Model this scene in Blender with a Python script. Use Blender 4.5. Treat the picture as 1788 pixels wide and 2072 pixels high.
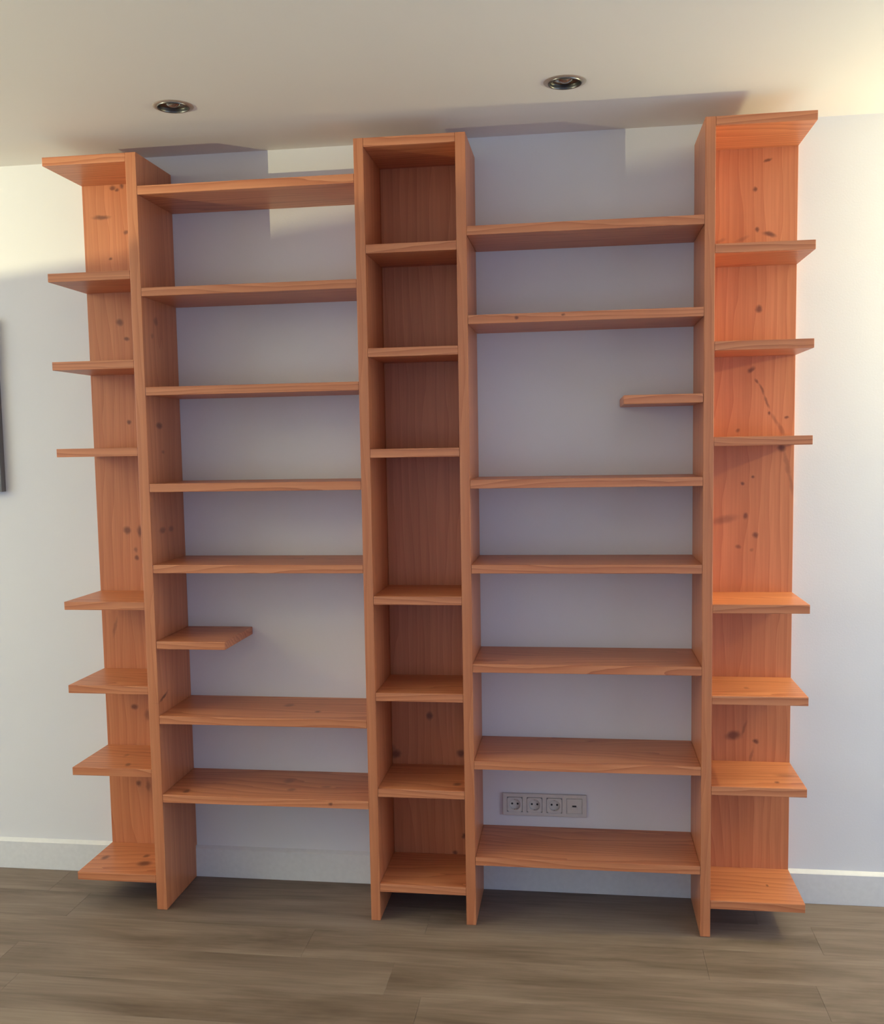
import bpy, bmesh, math, random
from mathutils import Matrix, Vector

S = bpy.context.scene
COL = S.collection
for o in list(bpy.data.objects):
    bpy.data.objects.remove(o)

# ------------------------------------------------------------------ camera
cam_d = bpy.data.cameras.new('camera')
cam = bpy.data.objects.new('camera', cam_d)
COL.objects.link(cam)
cam.matrix_world = Matrix((
    (0.98954973, 0.00439979, 0.14412484, 1.94861865),
    (0.14310922, 0.09229441, -0.98539408, -3.49108636),
    (-0.01763745, 0.99572204, 0.09070025, 1.56021917),
    (0, 0, 0, 1)))
cam_d.sensor_width = 36.0
cam_d.lens = 2083.7761 / 2072 * 36.0
cam_d.shift_x = 25.4188 / 2072
cam_d.shift_y = 51.9221 / 2072
cam_d.clip_start = 0.05
S.camera = cam

# ------------------------------------------------------------------ world, lights, exposure
W = bpy.data.worlds.new('world')
S.world = W
W.use_nodes = True
W.node_tree.nodes['Background'].inputs[0].default_value = (0.55, 0.70, 1.0, 1)
W.node_tree.nodes['Background'].inputs[1].default_value = 0.3
S.view_settings.view_transform = 'Standard'
S.view_settings.look = 'None'
S.view_settings.gamma = 1.0
S.view_settings.use_curve_mapping = False
S.view_settings.exposure = 0.0

LAMP_LEFT = (-2.02, -2.44, 1.71)      # halogen uplighter standing left of the frame
LAMP_RIGHT = (3.95, -0.225, 2.07)     # bulb of the tall lamp by the wall, right of the frame
# light strengths as linear RGB watts
L_LEFT = (282.0, 258.0, 146.0)
L_RIGHT = (82.0, 75.0, 41.0)
L_WIN_F = (4.0, 7.5, 17.0)
L_WIN_L = (28.0, 39.0, 56.0)
L_WIN_R = (21.0, 27.0, 39.0)


def lamp_light(name, loc, power, color, radius):
    d = bpy.data.lights.new(name, 'POINT')
    d.energy = power
    d.color = color
    d.shadow_soft_size = radius
    o = bpy.data.objects.new(name, d)
    o.location = loc
    COL.objects.link(o)


def pc(rgb):
    p = max(max(rgb), 1e-6)
    return p, tuple(c / p for c in rgb)


def lamp(name, loc, rgb, radius):
    p, c = pc(rgb)
    lamp_light(name, loc, p, c, radius)


lamp('uplighter_bulb_light', LAMP_LEFT, L_LEFT, 0.0016)
lamp('wall_side_bulb_light', LAMP_RIGHT, L_RIGHT, 0.030)

RX0, RX1, RY1, CEIL = -3.3, 4.6, -5.6, 2.5629   # the room
WX0, WX1, WZ0, WZ1 = 0.6, 3.4, 0.06, 2.15       # garden window in the wall behind the camera
SIDE = {'left': (-4.6, -1.6, 0.75, 2.25), 'right': (-3.1, -0.45, 0.06, 2.25)}   # y0, y1, z0, z1 of the side windows


def window_light(name, loc, rot, w, h, rgb):
    d = bpy.data.lights.new(name, 'AREA')
    d.shape = 'RECTANGLE'
    d.size, d.size_y = w, h
    d.energy, d.color = pc(rgb)
    o = bpy.data.objects.new(name, d)
    o.location = loc
    o.rotation_euler = rot
    COL.objects.link(o)


Q = math.radians(90)
window_light('window_daylight_front', ((WX0 + WX1) / 2, RY1 + 0.03, (WZ0 + WZ1) / 2), (Q, 0, 0), WX1 - WX0, WZ1 - WZ0, L_WIN_F)
for side_, x_, rz_, rgb_ in (('left', RX0 + 0.03, -Q, L_WIN_L), ('right', RX1 - 0.03, Q, L_WIN_R)):
    a_, b_, c_, e_ = SIDE[side_]
    window_light('window_daylight_' + side_, (x_, (a_ + b_) / 2, (c_ + e_) / 2), (Q, 0, rz_), b_ - a_, e_ - c_, rgb_)


# ------------------------------------------------------------------ node helpers
def new_mat(name):
    m = bpy.data.materials.new(name)
    m.use_nodes = True
    nt = m.node_tree
    return m, nt, nt.nodes, nt.links, nt.nodes['Principled BSDF']


def ramp(N, stops):
    r = N.new('ShaderNodeValToRGB')
    e = r.color_ramp.elements
    e[0].position, e[0].color = stops[0][0], stops[0][1] + (1,)
    e[1].position, e[1].color = stops[-1][0], stops[-1][1] + (1,)
    for p, c in stops[1:-1]:
        k = e.new(p)
        k.color = c + (1,)
    return r


def bump(N, L, src, strength, dist, bsdf):
    b = N.new('ShaderNodeBump')
    b.inputs['Strength'].default_value = strength
    b.inputs['Distance'].default_value = dist
    L.new(src, b.inputs['Height'])
    L.new(b.outputs[0], bsdf.inputs['Normal'])


def paint(name, col, rough=0.6, grain=0.0006, scale=160):
    m, nt, N, L, B = new_mat(name)
    tc = N.new('ShaderNodeNewGeometry')
    n = N.new('ShaderNodeTexNoise')
    n.inputs['Scale'].default_value = scale
    n.inputs['Detail'].default_value = 3
    L.new(tc.outputs['Position'], n.inputs['Vector'])
    n2 = N.new('ShaderNodeTexNoise')
    n2.inputs['Scale'].default_value = 2.2
    L.new(tc.outputs['Position'], n2.inputs['Vector'])
    r = ramp(N, [(0.3, tuple(c * 0.985 for c in col)), (0.7, col)])
    L.new(n2.outputs[0], r.inputs[0])
    L.new(r.outputs[0], B.inputs['Base Color'])
    B.inputs['Roughness'].default_value = rough
    bump(N, L, n.outputs[0], 0.35, grain, B)
    return m


def plain(name, col, rough=0.5, metal=0.0, **kw):
    m, nt, N, L, B = new_mat(name)
    tc = N.new('ShaderNodeTexCoord')
    n = N.new('ShaderNodeTexNoise')
    n.inputs['Scale'].default_value = 60
    L.new(tc.outputs['Object'], n.inputs['Vector'])
    r = ramp(N, [(0.3, tuple(c * 0.95 for c in col)), (0.7, col)])
    L.new(n.outputs[0], r.inputs[0])
    L.new(r.outputs[0], B.inputs['Base Color'])
    B.inputs['Roughness'].default_value = rough
    B.inputs['Metallic'].default_value = metal
    for k, v in kw.items():
        B.inputs[k].default_value = v
    return m


WOOD_LIGHT = (0.705, 0.285, 0.130)
WOOD_MID = (0.590, 0.204, 0.086)
WOOD_DARK = (0.400, 0.118, 0.050)
KNOT = (0.150, 0.044, 0.024)


def wood(name, axis, knots=(), seed=0.0):
    """oiled pine; grain runs along object axis 0 (x) or 2 (z); knots = (plane, a, b, ra, rb, deg, strength)
    in object coordinates, plane 'y' -> (x,z), 'x' -> (y,z), 'z' -> (x,y)"""
    m, nt, N, L, B = new_mat(name)
    tc = N.new('ShaderNodeTexCoord')
    info = N.new('ShaderNodeObjectInfo')
    off = N.new('ShaderNodeVectorMath')
    off.operation = 'MULTIPLY_ADD'
    comb = N.new('ShaderNodeCombineXYZ')
    for i in range(3):
        L.new(info.outputs['Random'], comb.inputs[i])
    off.inputs[1].default_value = (9.0, 7.0, 11.0)
    off.inputs[2].default_value = (seed, seed * 0.7, seed * 1.3)
    L.new(comb.outputs[0], off.inputs[0])
    add = N.new('ShaderNodeVectorMath')
    L.new(tc.outputs['Object'], add.inputs[0])
    L.new(off.outputs[0], add.inputs[1])
    mp = N.new('ShaderNodeMapping')
    mp.inputs['Scale'].default_value = (0.16, 1, 1) if axis == 0 else (1, 1, 0.16)
    L.new(add.outputs[0], mp.inputs['Vector'])
    # slow bend of the growth rings
    nb = N.new('ShaderNodeTexNoise')
    nb.inputs['Scale'].default_value = 5.5
    nb.inputs['Detail'].default_value = 1.5
    L.new(mp.outputs[0], nb.inputs['Vector'])
    mix = N.new('ShaderNodeVectorMath')
    mix.operation = 'MULTIPLY_ADD'
    L.new(nb.outputs['Color'], mix.inputs[0])
    mix.inputs[1].default_value = (0.15, 0.15, 0.15)
    L.new(mp.outputs[0], mix.inputs[2])
    w = N.new('ShaderNodeTexWave')
    w.wave_type = 'RINGS'
    w.rings_direction = 'X' if axis == 0 else 'Z'
    w.wave_profile = 'SAW'
    w.inputs['Scale'].default_value = 20 if axis == 0 else 11
    w.inputs['Distortion'].default_value = 3.6 if axis == 0 else 5.0
    w.inputs['Detail'].default_value = 2
    w.inputs['Detail Scale'].default_value = 1.2
    L.new(mix.outputs[0], w.inputs['Vector'])
    con = 1.15 if axis == 0 else 0.55          # uprights show a quieter figure

    def shade(t):                              # t = 0 light wood .. 1 mid .. 2 dark
        a, b, f = (WOOD_LIGHT, WOOD_MID, t) if t <= 1 else (WOOD_MID, WOOD_DARK, t - 1)
        return tuple(p + (q_ - p) * f for p, q_ in zip(a, b))
    r = ramp(N, [(0.0, shade(0.5 - 0.5 * con)), (0.55, shade(0.5)), (0.88, shade(0.5 + 0.5 * con)),
                 (1.0, shade(0.5 + 1.0 * con))])
    L.new(w.outputs[0], r.inputs[0])
    # fine fibres
    mf = N.new('ShaderNodeMapping')
    mf.inputs['Scale'].default_value = (0.03, 1, 1) if axis == 0 else (1, 1, 0.03)
    L.new(add.outputs[0], mf.inputs['Vector'])
    nf = N.new('ShaderNodeTexNoise')
    nf.inputs['Scale'].default_value = 130
    nf.inputs['Detail'].default_value = 4
    L.new(mf.outputs[0], nf.inputs['Vector'])
    # broad glued lamellas: tone changes across the board
    nl = N.new('ShaderNodeTexNoise')
    nl.inputs['Scale'].default_value = 9
    nl.inputs['Detail'].default_value = 1
    L.new(mf.outputs[0], nl.inputs['Vector'])

    def tone(prev, src, lo, hi, amt):
        rr = ramp(N, [(0.35, lo), (0.65, hi)])
        L.new(src, rr.inputs[0])
        mx = N.new('ShaderNodeMix')
        mx.data_type = 'RGBA'
        mx.blend_type = 'MULTIPLY'
        mx.inputs[0].default_value = amt
        L.new(prev, mx.inputs[6])
        L.new(rr.outputs[0], mx.inputs[7])
        return mx.outputs[2]
    c = tone(r.outputs[0], nf.outputs[0], (0.86, 0.82, 0.78), (1, 1, 1), 0.7)
    c = tone(c, nl.outputs[0], (0.88, 0.83, 0.78), (1, 1, 1), 0.8)
    if knots:
        # wobble the coordinates so that the knots are not perfect ellipses
        nk = N.new('ShaderNodeTexNoise')
        nk.inputs['Scale'].default_value = 55
        nk.inputs['Detail'].default_value = 1
        L.new(tc.outputs['Object'], nk.inputs['Vector'])
        sb = N.new('ShaderNodeVectorMath')
        sb.operation = 'MULTIPLY_ADD'
        sb.inputs[1].default_value = (0.009,) * 3
        L.new(nk.outputs['Color'], sb.inputs[0])
        ad = N.new('ShaderNodeVectorMath')
        ad.operation = 'ADD'
        L.new(tc.outputs['Object'], ad.inputs[0])
        ad.inputs[1].default_value = (-0.0045,) * 3
        L.new(ad.outputs[0], sb.inputs[2])
        acc = None
        for pl, a, b, ra, rb, ang, st in knots:
            k = N.new('ShaderNodeMapping')
            k.vector_type = 'TEXTURE'
            t = math.radians(ang)
            BIG = 0.03
            if pl[0] == 'y':
                k.inputs['Location'].default_value = (a, pl[1], b)
                k.inputs['Rotation'].default_value = (0, -t, 0)
                k.inputs['Scale'].default_value = (ra, BIG, rb)
            elif pl[0] == 'x':
                k.inputs['Location'].default_value = (pl[1], a, b)
                k.inputs['Rotation'].default_value = (t, 0, 0)
                k.inputs['Scale'].default_value = (BIG, ra, rb)
            else:
                k.inputs['Location'].default_value = (a, b, pl[1])
                k.inputs['Rotation'].default_value = (0, 0, t)
                k.inputs['Scale'].default_value = (ra, rb, BIG)
            L.new(sb.outputs[0], k.inputs['Vector'])
            ln = N.new('ShaderNodeVectorMath')
            ln.operation = 'LENGTH'
            L.new(k.outputs[0], ln.inputs[0])
            mr = N.new('ShaderNodeMapRange')
            mr.interpolation_type = 'SMOOTHSTEP'
            mr.inputs['From Min'].default_value = 0.35
            mr.inputs['From Max'].default_value = 1.5
            mr.inputs['To Min'].default_value = st * 0.80
            mr.inputs['To Max'].default_value = 0.0
            L.new(ln.outputs['Value'], mr.inputs['Value'])
            if acc is None:
                acc = mr.outputs[0]
            else:
                mx = N.new('ShaderNodeMath')
                mx.operation = 'MAXIMUM'
                L.new(acc, mx.inputs[0])
                L.new(mr.outputs[0], mx.inputs[1])
                acc = mx.outputs[0]
        mk = N.new('ShaderNodeMix')
        mk.data_type = 'RGBA'
        L.new(acc, mk.inputs[0])
        L.new(c, mk.inputs[6])
        mk.inputs[7].default_value = KNOT + (1,)
        c = mk.outputs[2]
    L.new(c, B.inputs['Base Color'])
    B.inputs['Roughness'].default_value = 0.40
    B.inputs['Specular IOR Level'].default_value = 0.5
    bump(N, L, nf.outputs[0], 0.25, 0.0005, B)
    return m


def plank_mat():
    m, nt, N, L, B = new_mat('grey_brown_vinyl_plank')
    tc = N.new('ShaderNodeNewGeometry')
    info = N.new('ShaderNodeObjectInfo')
    comb = N.new('ShaderNodeCombineXYZ')
    sc = N.new('ShaderNodeMath')
    sc.operation = 'MULTIPLY'
    sc.inputs[1].default_value = 0.30
    L.new(info.outputs['Random'], sc.inputs[0])
    L.new(sc.outputs[0], comb.inputs[0])
    L.new(sc.outputs[0], comb.inputs[2])
    add = N.new('ShaderNodeVectorMath')
    L.new(tc.outputs['Position'], add.inputs[0])
    L.new(comb.outputs[0], add.inputs[1])
    mp = N.new('ShaderNodeMapping')
    mp.inputs['Scale'].default_value = (0.16, 1.0, 1.0)
    L.new(add.outputs[0], mp.inputs['Vector'])
    n1 = N.new('ShaderNodeTexNoise')
    n1.inputs['Scale'].default_value = 7.5
    n1.inputs['Detail'].default_value = 5
    n1.inputs['Roughness'].default_value = 0.6
    n1.inputs['Distortion'].default_value = 0.6
    L.new(mp.outputs[0], n1.inputs['Vector'])
    r = ramp(N, [(0.28, (0.120, 0.085, 0.061)), (0.42, (0.185, 0.137, 0.104)),
                 (0.55, (0.245, 0.187, 0.148)), (0.75, (0.300, 0.236, 0.190))])
    L.new(n1.outputs[0], r.inputs[0])
    mp2 = N.new('ShaderNodeMapping')
    mp2.inputs['Scale'].default_value = (0.05, 1.0, 1.0)
    L.new(add.outputs[0], mp2.inputs['Vector'])
    n2 = N.new('ShaderNodeTexNoise')
    n2.inputs['Scale'].default_value = 90
    n2.inputs['Detail'].default_value = 4
    L.new(mp2.outputs[0], n2.inputs['Vector'])
    rr = ramp(N, [(0.3, (0.78, 0.76, 0.74)), (0.7, (1.06, 1.06, 1.06))])
    L.new(n2.outputs[0], rr.inputs[0])
    mx = N.new('ShaderNodeMix')
    mx.data_type = 'RGBA'
    mx.blend_type = 'MULTIPLY'
    mx.inputs[0].default_value = 0.8
    L.new(r.outputs[0], mx.inputs[6])
    L.new(rr.outputs[0], mx.inputs[7])
    hv = N.new('ShaderNodeHueSaturation')
    mr = N.new('ShaderNodeMapRange')
    mr.inputs['To Min'].default_value = 0.975
    mr.inputs['To Max'].default_value = 1.025
    L.new(info.outputs['Random'], mr.inputs['Value'])
    L.new(mr.outputs[0], hv.inputs['Value'])
    L.new(mx.outputs[2], hv.inputs['Color'])
    L.new(hv.outputs[0], B.inputs['Base Color'])
    B.inputs['Roughness'].default_value = 0.5
    B.inputs['Specular IOR Level'].default_value = 0.35
    bump(N, L, n2.outputs[0], 0.2, 0.0004, B)
    return m


M_WALL = paint('white_wall_paint', (0.805, 0.80, 0.80))
M_CEIL = paint('white_ceiling_paint', (0.84, 0.82, 0.785), grain=0.0004)
M_BASE = plain('white_gloss_baseboard_paint', (0.80, 0.80, 0.79), 0.35)
M_SOCK = plain('white_plastic', (0.68, 0.65, 0.59), 0.35)
M_HOLE = plain('black_contact_hole', (0.015, 0.015, 0.015), 0.6)
M_STEEL = plain('brushed_steel', (0.62, 0.61, 0.58), 0.25, 1.0)
M_NICKEL = plain('satin_nickel', (0.68, 0.66, 0.60), 0.45, 0.8)
M_DARKM = plain('dark_chrome', (0.20, 0.195, 0.18), 0.33, 1.0)
M_BULB = plain('unlit_bulb_glass', (0.42, 0.42, 0.40), 0.14, 0.85)
M_GREY = plain('dark_grey_canvas', (0.12, 0.12, 0.125), 0.6)
M_DARKF = plain('charcoal_frame', (0.16, 0.16, 0.165), 0.5)
M_SUB = plain('subfloor', (0.06, 0.05, 0.04), 0.9)
M_PLANK = plank_mat()


# ------------------------------------------------------------------ mesh helpers
def link(name, bm, mat, parent=None, loc=(0, 0, 0), bevel=0.0, smooth=False):
    if bevel:
        bmesh.ops.bevel(bm, geom=list(bm.edges), offset=bevel, segments=2, affect='EDGES', profile=0.6)
    bmesh.ops.recalc_face_normals(bm, faces=bm.faces)
    me = bpy.data.meshes.new(name)
    bm.to_mesh(me)
    bm.free()
    me.materials.append(mat)
    if smooth:
        for p in me.polygons:
            p.use_smooth = True
    o = bpy.data.objects.new(name, me)
    o.location = loc
    COL.objects.link(o)
    if parent:
        o.parent = parent
    return o


def box_bm(x0, x1, y0, y1, z0, z1, bm=None):
    bm = bm or bmesh.new()
    vs = [bm.verts.new((x, y, z)) for x in (x0, x1) for y in (y0, y1) for z in (z0, z1)]
    for f in ((0, 1, 3, 2), (4, 6, 7, 5), (0, 4, 5, 1), (2, 3, 7, 6), (0, 2, 6, 4), (1, 5, 7, 3)):
        bm.faces.new([vs[i] for i in f])
    return bm


def lathe_bm(profile, seg=32, bm=None, close_top=False, close_bot=False, c=(0, 0, 0)):
    """profile of (radius, z) around the z axis"""
    bm = bm or bmesh.new()
    rings = []
    for r, z in profile:
        rings.append([bm.verts.new((c[0] + r * math.cos(2 * math.pi * k / seg),
                                    c[1] + r * math.sin(2 * math.pi * k / seg), c[2] + z)) for k in range(seg)])
    for a, b in zip(rings, rings[1:]):
        for k in range(seg):
            bm.faces.new((a[k], a[(k + 1) % seg], b[(k + 1) % seg], b[k]))
    if close_bot:
        bm.faces.new(rings[0])
    if close_top:
        bm.faces.new(rings[-1])
    return bm


def empty(name, loc, label=None, cat=None, group=None):
    o = bpy.data.objects.new(name, None)
    o.location = loc
    o.empty_display_size = 0.1
    COL.objects.link(o)
    if label:
        o['label'] = label
    if cat:
        o['category'] = cat
    if group:
        o['group'] = group
    return o


def struct(name, bm, mat, parent=None, label=None, **kw):
    o = link(name, bm, mat, parent, **kw)
    if parent is None:
        o['kind'] = 'structure'
        if label:
            o['label'] = label
    return o


# ------------------------------------------------------------------ room shell
struct('wall_back', box_bm(RX0 - .15, RX1 + .15, 0, 0.15, -.02, CEIL + .1), M_WALL,
       label='white painted wall behind the wooden bookcase')
for side, xw0, xw1, txt in (('left', RX0 - .15, RX0, 'left'), ('right', RX1, RX1 + .15, 'right')):
    SY0, SY1, Z0, Z1 = SIDE[side]
    bm = box_bm(xw0, xw1, RY1, SY0, -.02, CEIL + .1)
    box_bm(xw0, xw1, SY1, 0, -.02, CEIL + .1, bm)
    box_bm(xw0, xw1, SY0, SY1, -.02, Z0, bm)
    box_bm(xw0, xw1, SY0, SY1, Z1, CEIL + .1, bm)
    struct('wall_' + side, bm, M_WALL, label='white side wall with a window, %s of the frame' % txt)
    bm = bmesh.new()
    xf0, xf1 = (xw0 + .04, xw0 + .10)
    for a in (SY0, (SY0 + SY1) / 2 - .03, SY1 - .06):
        box_bm(xf0, xf1, a, a + .06, Z0, Z1, bm)
    box_bm(xf0, xf1, SY0, SY1, Z0, Z0 + .06, bm)
    box_bm(xf0, xf1, SY0, SY1, Z1 - .06, Z1, bm)
    struct('window_' + ('1' if side == 'left' else '2'), bm, M_BASE, label='white framed window in the %s side wall' % txt)
bm = box_bm(RX0 - .15, WX0, RY1 - .15, RY1, -.02, CEIL + .1)
box_bm(WX1, RX1 + .15, RY1 - .15, RY1, -.02, CEIL + .1, bm)
box_bm(WX0, WX1, RY1 - .15, RY1, -.02, WZ0, bm)
box_bm(WX0, WX1, RY1 - .15, RY1, WZ1, CEIL + .1, bm)
struct('wall_front', bm, M_WALL, label='white wall with a window, behind the camera')
bm = bmesh.new()
for a in (WX0, (WX0 + WX1) / 2 - .03, WX1 - .06):
    box_bm(a, a + .06, RY1 - .11, RY1 - .05, WZ0, WZ1, bm)
box_bm(WX0, WX1, RY1 - .11, RY1 - .05, WZ0, WZ0 + .06, bm)
box_bm(WX0, WX1, RY1 - .11, RY1 - .05, WZ1 - .06, WZ1, bm)
struct('window_3', bm, M_BASE, label='white framed window behind the camera')

# ceiling with round cut-outs for the two recessed spots
SPOTS = [(0.771, -0.495), (1.914, -0.476)]
HOLE_R = 0.0465
bm = bmesh.new()


def quad(x0, x1, y0, y1):
    bm.faces.new([bm.verts.new(p) for p in ((x0, y0, CEIL), (x1, y0, CEIL), (x1, y1, CEIL), (x0, y1, CEIL))])


h = 0.08
xa, xb = SPOTS[0][0], SPOTS[1][0]
quad(RX0, RX1, RY1, -0.60)
quad(RX0, RX1, -0.38, 0)
quad(RX0, xa - h, -0.60, -0.38)
quad(xa + h, xb - h, -0.60, -0.38)
quad(xb + h, RX1, -0.60, -0.38)
for cx, cy in SPOTS:
    n = 32
    inner, outer = [], []
    for k in range(n):
        a = 2 * math.pi * k / n
        c_, s_ = math.cos(a), math.sin(a)
        inner.append(bm.verts.new((cx + HOLE_R * c_, cy + HOLE_R * s_, CEIL)))
        f = h / max(abs(c_), abs(s_))
        outer.append(bm.verts.new((cx + f * c_, cy + f * s_, CEIL)))
    for k in range(n):
        bm.faces.new((inner[k], inner[(k + 1) % n], outer[(k + 1) % n], outer[k]))
    # strips between the square round the hole and the band edges
    quad(cx - h, cx + h, -0.60, cy - h)
    quad(cx - h, cx + h, cy + h, -0.38)
bmesh.ops.remove_doubles(bm, verts=bm.verts, dist=1e-5)
ceil = struct('ceiling', bm, M_CEIL, label='white ceiling with two recessed spots')
box = link('ceiling_slab', box_bm(RX0 - .15, RX1 + .15, RY1 - .15, .15, CEIL + .1, CEIL + .2), M_CEIL, ceil)

# floor: base slab and individual planks running along the wall
floor = struct('floor', box_bm(RX0 - .15, RX1 + .15, RY1 - .15, .15, -.12, -.0081), M_SUB,
               label='grey-brown oak look plank floor running along the wall')
PW, PL = 0.185, 1.22
GAP = 0.0005
rnd = random.Random(4)
bm = box_bm(0, PL - GAP, 0, PW - GAP, -0.008, 0)
bmesh.ops.bevel(bm, geom=[e for e in bm.edges if all(abs(v.co.z) < 1e-6 for v in e.verts)], offset=0.0003,
                segments=1, affect='EDGES')
first = link('plank', bm, M_PLANK, floor)
rows = int(-RY1 / PW) + 1
count = 0
ax = RX0
for r_ in range(rows):
    y0 = -(r_ + 1) * PW
    start = RX0 - rnd.random() * PL
    x = start
    while x < RX1:
        xs, xe = max(x, RX0), min(x + PL, RX1)
        ys, ye = max(y0, RY1), y0 + PW
        if xe - xs > 0.02 and ye - ys > 0.02:
            full = abs(xe - xs - PL) < 1e-6 and abs(ye - ys - PW) < 1e-6
            if count == 0:
                o = first
            else:
                o = first.copy()
                COL.objects.link(o)
                o.parent = floor
            o.location = (xs, ys, 0)
            o.scale = (1, 1, 1) if full else ((xe - xs) / PL, (ye - ys) / PW, 1)
            count += 1
        x += PL

# baseboard with a chamfered top ledge
BB = 0.014
BZ = 0.103


def baseboard_bm(x0, x1):
    bm = bmesh.new()
    prof = [(0, 0.0003), (-BB + .0003, 0.0003), (-BB, 0.002), (-BB, BZ), (-BB + .003, BZ + .003), (-.001, BZ + .011), (0, BZ + .011)]
    a = [bm.verts.new((x0, y, z)) for y, z in prof]
    b = [bm.verts.new((x1, y, z)) for y, z in prof]
    n = len(prof)
    for i in range(n):
        bm.faces.new((a[i], a[(i + 1) % n], b[(i + 1) % n], b[i]))
    bm.faces.new(a)
    bm.faces.new(b)
    return bm


struct('baseboard_back', baseboard_bm(RX0, RX1), M_BASE, label='white baseboard along the foot of the wall')

# ------------------------------------------------------------------ bookcase
D = 0.2904
T = 0.0274
H = 2.5
PN = 0.0212
XL, V1L, V1R, AS, V2L, V2R = 0.2407, 0.5235, 0.5587, 0.797, 1.2647, 1.2956
V3L, V3R, BS, V4L, V4R, XR = 1.58, 1.6113, 2.0824, 2.3188, 2.3494, 2.6355
ZA = [2.395, 2.0758, 1.7594, 1.4461, 1.179, 0.6722, 0.4025]
ZB = [2.2207, 1.9524, 1.446, 1.1787, 0.8622, 0.5469, 0.2289]
ZC = [H, 2.1788, 1.8614, 1.5468, 1.0778, 0.7639, 0.4463, 0.126]
ZL = [H, 2.1326, 1.8486, 1.5649, 1.0553, 0.7715, 0.488, 0.1205]
ZR = [H, 2.1343, 1.8497, 1.5656, 1.057, 0.7732, 0.4871, 0.1197]
ZAS, ZBS = 0.9247, 1.6968

K_L = [(0.3082, 2.3646, 0.0291, 0.0073, 0, 1), (0.3946, 2.3102, 0.0072, 0.0072, 0, 1), (0.3359, 2.2219, 0.0073, 0.0055, 0, 1), (0.3547, 2.4627, 0.0109, 0.0072, 0, 1), (0.3875, 2.466, 0.0072, 0.009, 0, 1), (0.3707, 2.4552, 0.0072, 0.0054, 0, 1), (0.3583, 2.0037, 0.0128, 0.011, 0, 1), (0.3811, 1.9449, 0.0091, 0.0073, 0, 1), (0.3768, 1.6556, 0.0074, 0.0074, 0, 1), (0.3515, 1.2721, 0.013, 0.013, 0, 1), (0.3997, 1.2683, 0.0093, 0.0204, 0, 1), (0.3818, 1.2028, 0.0074, 0.0093, 0, 0.7), (0.3842, 1.1744, 0.0074, 0.0093, 0, 1), (0.3499, 0.63, 0.0132, 0.0113, 0, 1), (0.3995, 0.6, 0.0113, 0.0189, 0, 0.7), (0.3539, 0.345, 0.0095, 0.0114, 0, 1), (0.3896, 0.3369, 0.0095, 0.0171, 0, 0.6), (0.29, 0.9234, 0.0057, 0.034, 15, 0.5)]
K_V1 = [(-0.1891, 1.6373, 0.0248, 0.0099, 0, 1), (-0.1823, 1.9804, 0.0165, 0.0132, 0, 0.7), (-0.1963, 1.2859, 0.025, 0.01, 0, 0.8), (-0.1238, 1.2849, 0.0217, 0.0102, 0, 0.7), (-0.2457, 0.7263, 0.038, 0.005, -15, 1), (-0.165, 1.548, 0.0126, 0.0067, 0, 0.6), (-0.2156, 1.9301, 0.0122, 0.0082, 0, 0.5)]
K_C = [(1.4308, 0.6197, 0.0104, 0.0139, 0, 1), (1.3093, 0.4811, 0.0158, 0.0158, 0, 1), (1.5377, 0.4872, 0.0138, 0.0138, 0, 1), (1.5437, 0.1918, 0.007, 0.0087, 0, 1), (1.5131, 0.1316, 0.0087, 0.0087, 0, 1), (1.2997, 0.4949, 0.0106, 0.0176, 0, 0.5)]
K_R = [(2.5058, 2.3463, 0.0061, 0.0076, 0, 1), (2.5426, 2.4341, 0.0121, 0.0045, -20, 1), (2.5117, 2.2218, 0.0061, 0.0076, 0, 1), (2.5498, 2.2047, 0.0197, 0.0076, 15, 1), (2.5205, 1.9722, 0.0092, 0.0122, 0, 1), (2.498, 1.7801, 0.0123, 0.0077, -35, 1), (2.5168, 1.7433, 0.0092, 0.0046, 50, 0.8), (2.5325, 1.7176, 0.0046, 0.0185, -25, 0.8), (2.5483, 1.6777, 0.0046, 0.0215, -20, 0.8), (2.5565, 1.6395, 0.0046, 0.0062, 0, 1), (2.5752, 1.617, 0.0061, 0.0215, -30, 0.5), (2.594, 1.588, 0.0061, 0.0215, -25, 0.5), (2.6104, 1.6241, 0.0061, 0.0046, 0, 1), (2.4597, 1.5859, 0.0062, 0.0062, 0, 0.8), (2.5963, 1.526, 0.0123, 0.0123, 0, 1), (2.614, 1.4731, 0.0077, 0.04, -14, 0.5), (2.6271, 1.4123, 0.0062, 0.0339, -8, 0.5), (2.5062, 1.4346, 0.0047, 0.0047, 0, 1), (2.4768, 1.4141, 0.0062, 0.0062, 0, 1), (2.4169, 1.295, 0.0409, 0.0126, -12, 0.55), (2.4857, 1.3074, 0.0078, 0.0094, 0, 1), (2.5176, 1.2441, 0.0094, 0.0094, 0, 1), (2.4632, 1.2069, 0.0094, 0.0063, 0, 0.8), (2.5071, 1.1954, 0.0063, 0.0047, 0, 0.5), (2.453, 0.5738, 0.024, 0.0144, -10, 1), (2.5249, 0.5554, 0.0095, 0.0079, 0, 1), (2.4879, 0.5965, 0.0048, 0.0287, 15, 0.5), (2.5127, 0.5045, 0.0048, 0.0223, 10, 0.5), (2.3959, 2.1885, 0.0185, 0.0062, -20, 0.4), (2.4647, 2.1932, 0.0214, 0.0061, -20, 0.4)]
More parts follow.
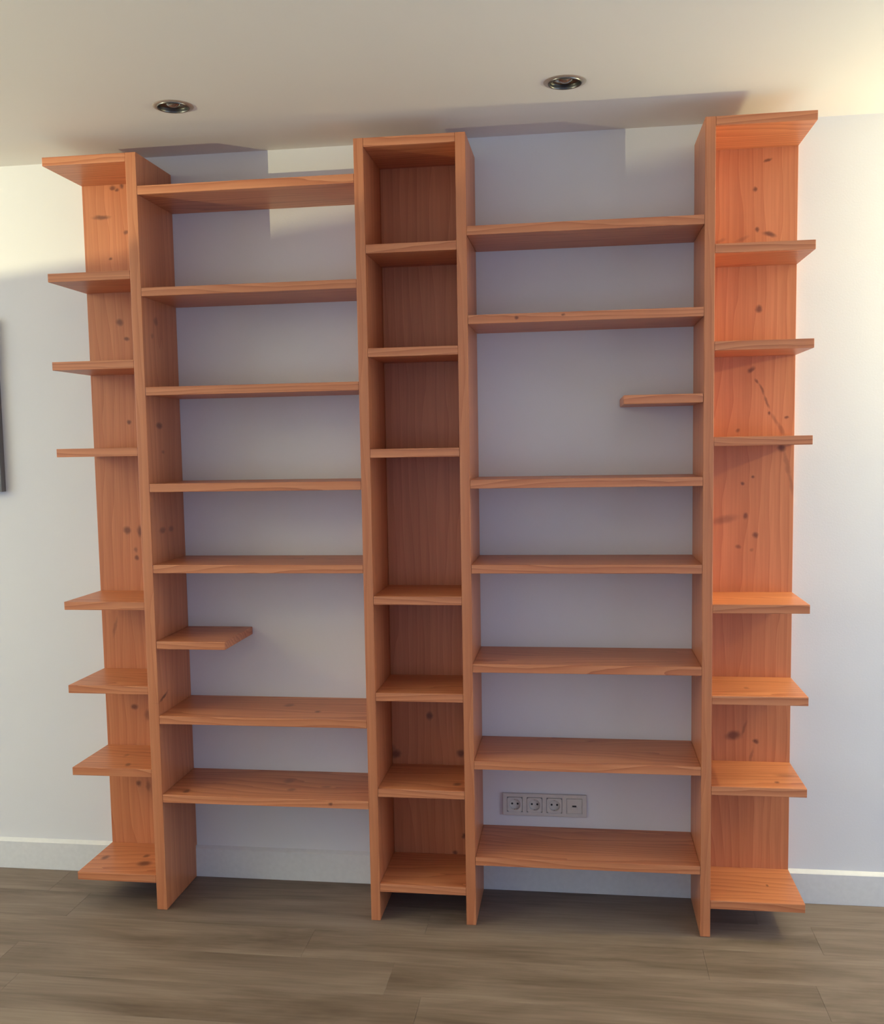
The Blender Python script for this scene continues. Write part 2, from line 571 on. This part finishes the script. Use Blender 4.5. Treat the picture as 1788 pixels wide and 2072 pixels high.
K_TOP = {
    'L8': [(0.2809, -0.1626, 0.0124, 0.0186, 0, 1), (0.4422, -0.1982, 0.0245, 0.0223, 0, 1), (0.422, -0.1351, 0.0107, 0.0138, 0, 1)],
    'L7': [(0.4204, -0.2446, 0.0086, 0.0173, -20, 1), (0.3684, -0.1424, 0.0089, 0.0183, 0, 0.5)],
    'A6': [(0.9571, -0.1179, 0.0172, 0.0205, 0, 0.7), (1.078, -0.1941, 0.01, 0.0129, 0, 1)],
    'A7': [(0.6271, -0.2492, 0.0102, 0.0155, 0, 1), (0.947, -0.1118, 0.0173, 0.0267, 0, 0.6), (0.9812, -0.2014, 0.0135, 0.0152, 0, 0.6), (1.0913, -0.1609, 0.017, 0.0102, 0, 0.5)],
    'R7': [(2.5553, -0.2329, 0.0076, 0.0098, 0, 1), (2.5941, -0.1618, 0.031, 0.0153, 0, 0.5)],
    'R8': [(2.544, -0.1598, 0.0047, 0.0078, 0, 1)],
    'R6': [(2.4696, -0.1794, 0.0077, 0.0135, 0, 0.6)],
    'C7': [(1.5486, -0.2232, 0.013, 0.0147, 0, 1)],
}
K_FRONT = {'B2': [(1.7617, 1.9391, 0.006, 0.0045, 0, 1), (1.904, 1.943, 0.006, 0.0045, 0, 1)],
           'A7': [(1.1365, 0.3887, 0.0067, 0.005, 0, 1)]}

M_WX = wood('pine_grain_along_shelf', 0)
M_WZ = wood('pine_grain_upright', 2, seed=3.3)
BASE = ((XL + XR) / 2, -D / 2, 0.0)
case = empty('bookcase', BASE, 'tall orange-brown solid pine bookcase with open bays and outer side shelves against white wall',
             'bookcase')


def board(name, x0, x1, y0, y1, z0, z1, mat_or_knots=None, axis=0, bevel=0.0016):
    """a board as one mesh centred on its own origin; knots given in world coordinates"""
    c = ((x0 + x1) / 2, (y0 + y1) / 2, (z0 + z1) / 2)
    mat = M_WX if axis == 0 else M_WZ
    if mat_or_knots:
        ks = []
        for (pl, pv), a, b, ra, rb, ang, st in mat_or_knots:
            if pl == 'y':
                ks.append((('y', pv - c[1]), a - c[0], b - c[2], ra, rb, -ang, st))
            elif pl == 'x':
                ks.append((('x', pv - c[0]), a - c[1], b - c[2], ra, rb, -ang, st))
            else:
                ks.append((('z', pv - c[2]), a - c[0], b - c[1], ra, rb, -ang, st))
        mat = wood('pine_knotty_' + name, axis, ks, seed=c[0] * 3 + c[2])
    bm = box_bm(x0 - c[0], x1 - c[0], y0 - c[1], y1 - c[1], z0 - c[2], z1 - c[2])
    return link(name, bm, mat, case, (c[0] - BASE[0], c[1] - BASE[1], c[2] - BASE[2]), bevel=bevel)


def side_panel(x0, x1, knots=None):
    """full-height upright, notched at the foot round the baseboard"""
    c = ((x0 + x1) / 2, -D / 2, H / 2)
    ks = [((pl, pv - c[0]), a - c[1], b - c[2], ra, rb, -ang, st) for (pl, pv), a, b, ra, rb, ang, st in (knots or [])]
    mat = wood('pine_knotty_upright', 2, ks, seed=5.1) if ks else M_WZ
    g = 0.0006
    prof = [(-D, g), (-BB - .0008, g), (-BB - .0008, BZ + .0125), (-g, BZ + .0125), (-g, H), (-D, H)]
    bm = bmesh.new()
    a = [bm.verts.new((x0 - c[0], y - c[1], z - c[2])) for y, z in prof]
    b = [bm.verts.new((x1 - c[0], y - c[1], z - c[2])) for y, z in prof]
    n = len(prof)
    for i in range(n):
        bm.faces.new((a[i], a[(i + 1) % n], b[(i + 1) % n], b[i]))
    bm.faces.new(a)
    bm.faces.new(b)
    return link('side_panel', bm, mat, case, (c[0] - BASE[0], c[1] - BASE[1], c[2] - BASE[2]), bevel=0.0018)


side_panel(V1L, V1R, [(('x', V1R),) + k for k in K_V1])
side_panel(V2L, V2R)
side_panel(V3L, V3R)
side_panel(V4L, V4R)

E_ = 0.0004      # hairline joint


def shelf_row(tag_, x0, x1, zs, back, names='shelf', j0=0):
    for i, z in enumerate(zs):
        t = tag_ + str(i + 1)
        ks = [(('z', z),) + k for k in K_TOP.get(t, [])] + [(('y', -D),) + k for k in K_FRONT.get(t, [])]
        low = z - T < BZ + .0125
        yb = min(back, -BB - .0012) if low else back
        board(names, x0 + E_, x1 - E_, -D + 0.0008, yb, z - T, z, ks or None, 0)


shelf_row('L', XL, V1L, ZL, -PN - E_)
shelf_row('A', V1R, V2L, ZA, -E_)
shelf_row('C', V2R, V3L, ZC, -PN - E_)
shelf_row('B', V3R, V4L, ZB, -E_)
shelf_row('R', V4R, XR, ZR, -PN - E_)
o = board('short_shelf', V1R + E_, AS, -D + .0008, -E_, ZAS - T, ZAS, bevel=0.0035)
o['label'] = 'short stub shelf in the left bay, ending mid air'
o = board('short_shelf', BS, V4L - E_, -D + .0008, -E_, ZBS - T, ZBS, bevel=0.0035)
o['label'] = 'short stub shelf in the right bay, ending mid air'
zb_ = BZ + .0125
board('back_panel', XL, V1L - E_, -PN, -E_, zb_, H, [(('y', -PN),) + k for k in K_L], 2)
board('back_panel', V2R + E_, V3L - E_, -PN, -E_, zb_, H, [(('y', -PN),) + k for k in K_C], 2)
board('back_panel', V4R + E_, XR, -PN, -E_, zb_, H, [(('y', -PN),) + k for k in K_R], 2)

# ------------------------------------------------------------------ socket strip
SX0, SX1, SZ0, SZ1 = 1.680, 1.969, 0.2690, 0.3475
SC = ((SX0 + SX1) / 2, 0.0, (SZ0 + SZ1) / 2)
sock = empty('wall_socket', SC, 'white strip of three power sockets and a data outlet, above the lowest right bay shelf',
             'wall socket')


def plate_with_holes(w, hh, holes, y_front, y_back, r=0.0):
    """rectangular plate in xz with square holes given as (cx, half)"""
    bm = bmesh.new()
    xs = [-w / 2]
    for cx, s in holes:
        xs += [cx - s, cx + s]
    xs.append(w / 2)
    s = holes[0][1]
    zs = [-hh / 2, -s, s, hh / 2]
    for i in range(len(xs) - 1):
        for j in range(3):
            if i % 2 == 1 and j == 1:
                continue
            box_bm(xs[i], xs[i + 1], y_front, y_back, zs[j], zs[j + 1], bm)
    bmesh.ops.remove_doubles(bm, verts=bm.verts, dist=1e-6)
    dup = {}
    for f in list(bm.faces):
        key = tuple(round(v, 5) for v in f.calc_center_median())
        dup.setdefault(key, []).append(f)
    kill = [f for fs in dup.values() if len(fs) > 1 for f in fs]
    bmesh.ops.delete(bm, geom=kill, context='FACES_ONLY')
    return bm


pitch = 0.0682
cxs = [(-1.5 + i) * pitch for i in range(4)]
half = 0.0262
fr = link('frame', plate_with_holes(SX1 - SX0, SZ1 - SZ0, [(c, half) for c in cxs], -0.0105, -0.0004), M_SOCK, sock)
bv = fr.modifiers.new('edge', 'BEVEL')
bv.width = 0.0022
bv.segments = 3
bv.limit_method = 'ANGLE'


def insert_bm(rad, s, yf):
    """square face plate with a round opening and a shallow round cup behind it"""
    bm = bmesh.new()
    n = 32

    def P(r, a, y):
        return bm.verts.new((r * math.cos(a), y, r * math.sin(a)))
    outer_b, outer, lip, rim, cup = [], [], [], [], []
    for k in range(n):
        a = 2 * math.pi * (k + .5) / n
        f = s / max(abs(math.cos(a)), abs(math.sin(a)))
        outer_b.append(P(f, a, -0.0004))
        outer.append(P(f, a, yf))
        lip.append(P(rad + .0012, a, yf))
        rim.append(P(rad, a, yf + .0010))
        cup.append(P(rad - .0005, a, -0.0012))
    for A, B_ in ((outer_b, outer), (outer, lip), (lip, rim), (rim, cup)):
        for k in range(n):
            bm.faces.new((A[k], A[(k + 1) % n], B_[(k + 1) % n], B_[k]))
    bm.faces.new(cup)
    return bm


def disc_y(r, y0, y1, cx, cz, bm=None, n=16):
    bm = bm or bmesh.new()
    a = [bm.verts.new((cx + r * math.cos(2 * math.pi * k / n), y0, cz + r * math.sin(2 * math.pi * k / n))) for k in range(n)]
    b = [bm.verts.new((cx + r * math.cos(2 * math.pi * k / n), y1, cz + r * math.sin(2 * math.pi * k / n))) for k in range(n)]
    for k in range(n):
        bm.faces.new((a[k], a[(k + 1) % n], b[(k + 1) % n], b[k]))
    bm.faces.new(a)
    bm.faces.new(b)
    return bm


for i in range(3):
    ins = link('socket_insert', insert_bm(0.0190, half - .0006, -0.0115), M_SOCK, sock, (cxs[i], 0, 0))
    for sx in (-1, 1):
        link('pin_hole', disc_y(0.0036, -0.0016, -0.0010, sx * 0.0095, 0.0), M_HOLE, ins)
    for sz in (-1, 1):
        link('earth_clip', box_bm(-.0028, .0028, -.0095, -.0012, sz * 0.0184 - .0010, sz * 0.0184 + .0010), M_STEEL, ins)
bm = box_bm(-half + .0006, half - .0006, -0.0108, -0.0004, -half + .0006, half - .0006)
dat = link('data_insert', bm, M_SOCK, sock, (cxs[3], 0, 0), bevel=0.0008)
link('outlet_cover', box_bm(-.0105, .0105, -.0135, -.0109, -.0120, -.0030), M_SOCK, dat, bevel=0.0006)
link('outlet_port', box_bm(-.0070, .0070, -.0118, -.0109, -.0024, .0028), M_HOLE, dat)

# ------------------------------------------------------------------ recessed ceiling spots


def make_spot(label):
    r = empty('ceiling_spot', (0, 0, 0), label, 'ceiling light', 'recessed ceiling spots above the bookcase')
    link('flange', lathe_bm([(0.0470, -0.0030), (0.0500, -0.0026), (0.0590, -0.0014), (0.0600, -0.0003)]), M_NICKEL, r, smooth=True)
    link('trim_ring', lathe_bm([(0.0460, 0.014), (0.0440, -0.003), (0.0452, -0.0062), (0.0472, -0.0058), (0.0478, -0.0026)]),
         M_DARKM, r, smooth=True)
    link('reflector', lathe_bm([(0.0452, 0.006), (0.0400, 0.0060), (0.0340, 0.010), (0.0290, 0.022), (0.0250, 0.036)], close_top=True),
         M_DARKM, r, smooth=True)
    link('bulb', lathe_bm([(0.0010, -0.0035), (0.0090, -0.0022), (0.0170, 0.0020), (0.0235, 0.010), (0.0245, 0.016), (0.0180, 0.030)],
                          close_bot=True, close_top=True), M_BULB, r, smooth=True)
    return r


sp = make_spot('chrome recessed spotlight in ceiling above the left bay, the left of the two')
sp.location = (SPOTS[0][0], SPOTS[0][1], CEIL)
r2 = sp.copy()
COL.objects.link(r2)
r2['label'] = 'chrome recessed spotlight in ceiling above the right bay, the right of the two'
r2.location = (SPOTS[1][0], SPOTS[1][1], CEIL)
for ch in list(sp.children):
    c2 = ch.copy()
    COL.objects.link(c2)
    c2.parent = r2

# ------------------------------------------------------------------ picture whose right edge enters the frame at the left
PX1, PZ0, PZ1 = -0.116, 1.415, 2.03
pic = empty('wall_picture', (PX1 - 0.40, 0, (PZ0 + PZ1) / 2), 'dark grey wall picture at the far left, only its right edge showing',
            'picture')
hw, hz = 0.40, (PZ1 - PZ0) / 2
bm = bmesh.new()
fw = 0.018
box_bm(-hw, hw, -.030, -.001, hz - fw, hz, bm)
box_bm(-hw, hw, -.030, -.001, -hz, -hz + fw, bm)
box_bm(-hw, -hw + fw, -.030, -.001, -hz + fw, hz - fw, bm)
box_bm(hw - fw, hw, -.030, -.001, -hz + fw, hz - fw, bm)
link('frame', bm, M_DARKF, pic)
link('canvas', box_bm(-hw + fw + .0005, hw - fw - .0005, -.024, -.002, -hz + fw + .0005, hz - fw - .0005), M_GREY, pic)

# ------------------------------------------------------------------ lamps just outside the frame


def floor_lamp(name_label, loc, bowl):
    x, y, z = loc
    r = empty('floor_lamp', (x, y, 0), name_label, 'lamp')
    link('base', lathe_bm([(0.11, 0.001), (0.12, 0.004), (0.12, 0.016), (0.10, 0.024), (0.014, 0.028)], close_bot=True, close_top=True), M_STEEL, r, smooth=False)
    if bowl:
        link('pole', lathe_bm([(0.011, 0.028), (0.011, z - 0.085)], 16, close_bot=True, close_top=True), M_STEEL, r)
        link('lamp_shade', lathe_bm([(0.012, z - .084), (0.06, z - .075), (0.11, z - .045), (0.150, z + .023), (0.153, z + .023), (0.112, z - .050), (0.06, z - .082), (0.012, z - .090)]),
             M_BASE, r)
    else:
        link('pole', lathe_bm([(0.010, 0.028), (0.010, z - 0.08)], 16, close_bot=True, close_top=True), M_STEEL, r)
        link('bulb_holder', lathe_bm([(0.010, z - .08), (0.020, z - .075), (0.020, z - .036)], 16, close_bot=True, close_top=True), M_BASE, r)
    return r


floor_lamp('steel floor uplighter with a white bowl, standing left of the frame', LAMP_LEFT, True)
floor_lamp('steel pole lamp with a bare bulb by the wall, right of the frame', LAMP_RIGHT, False)
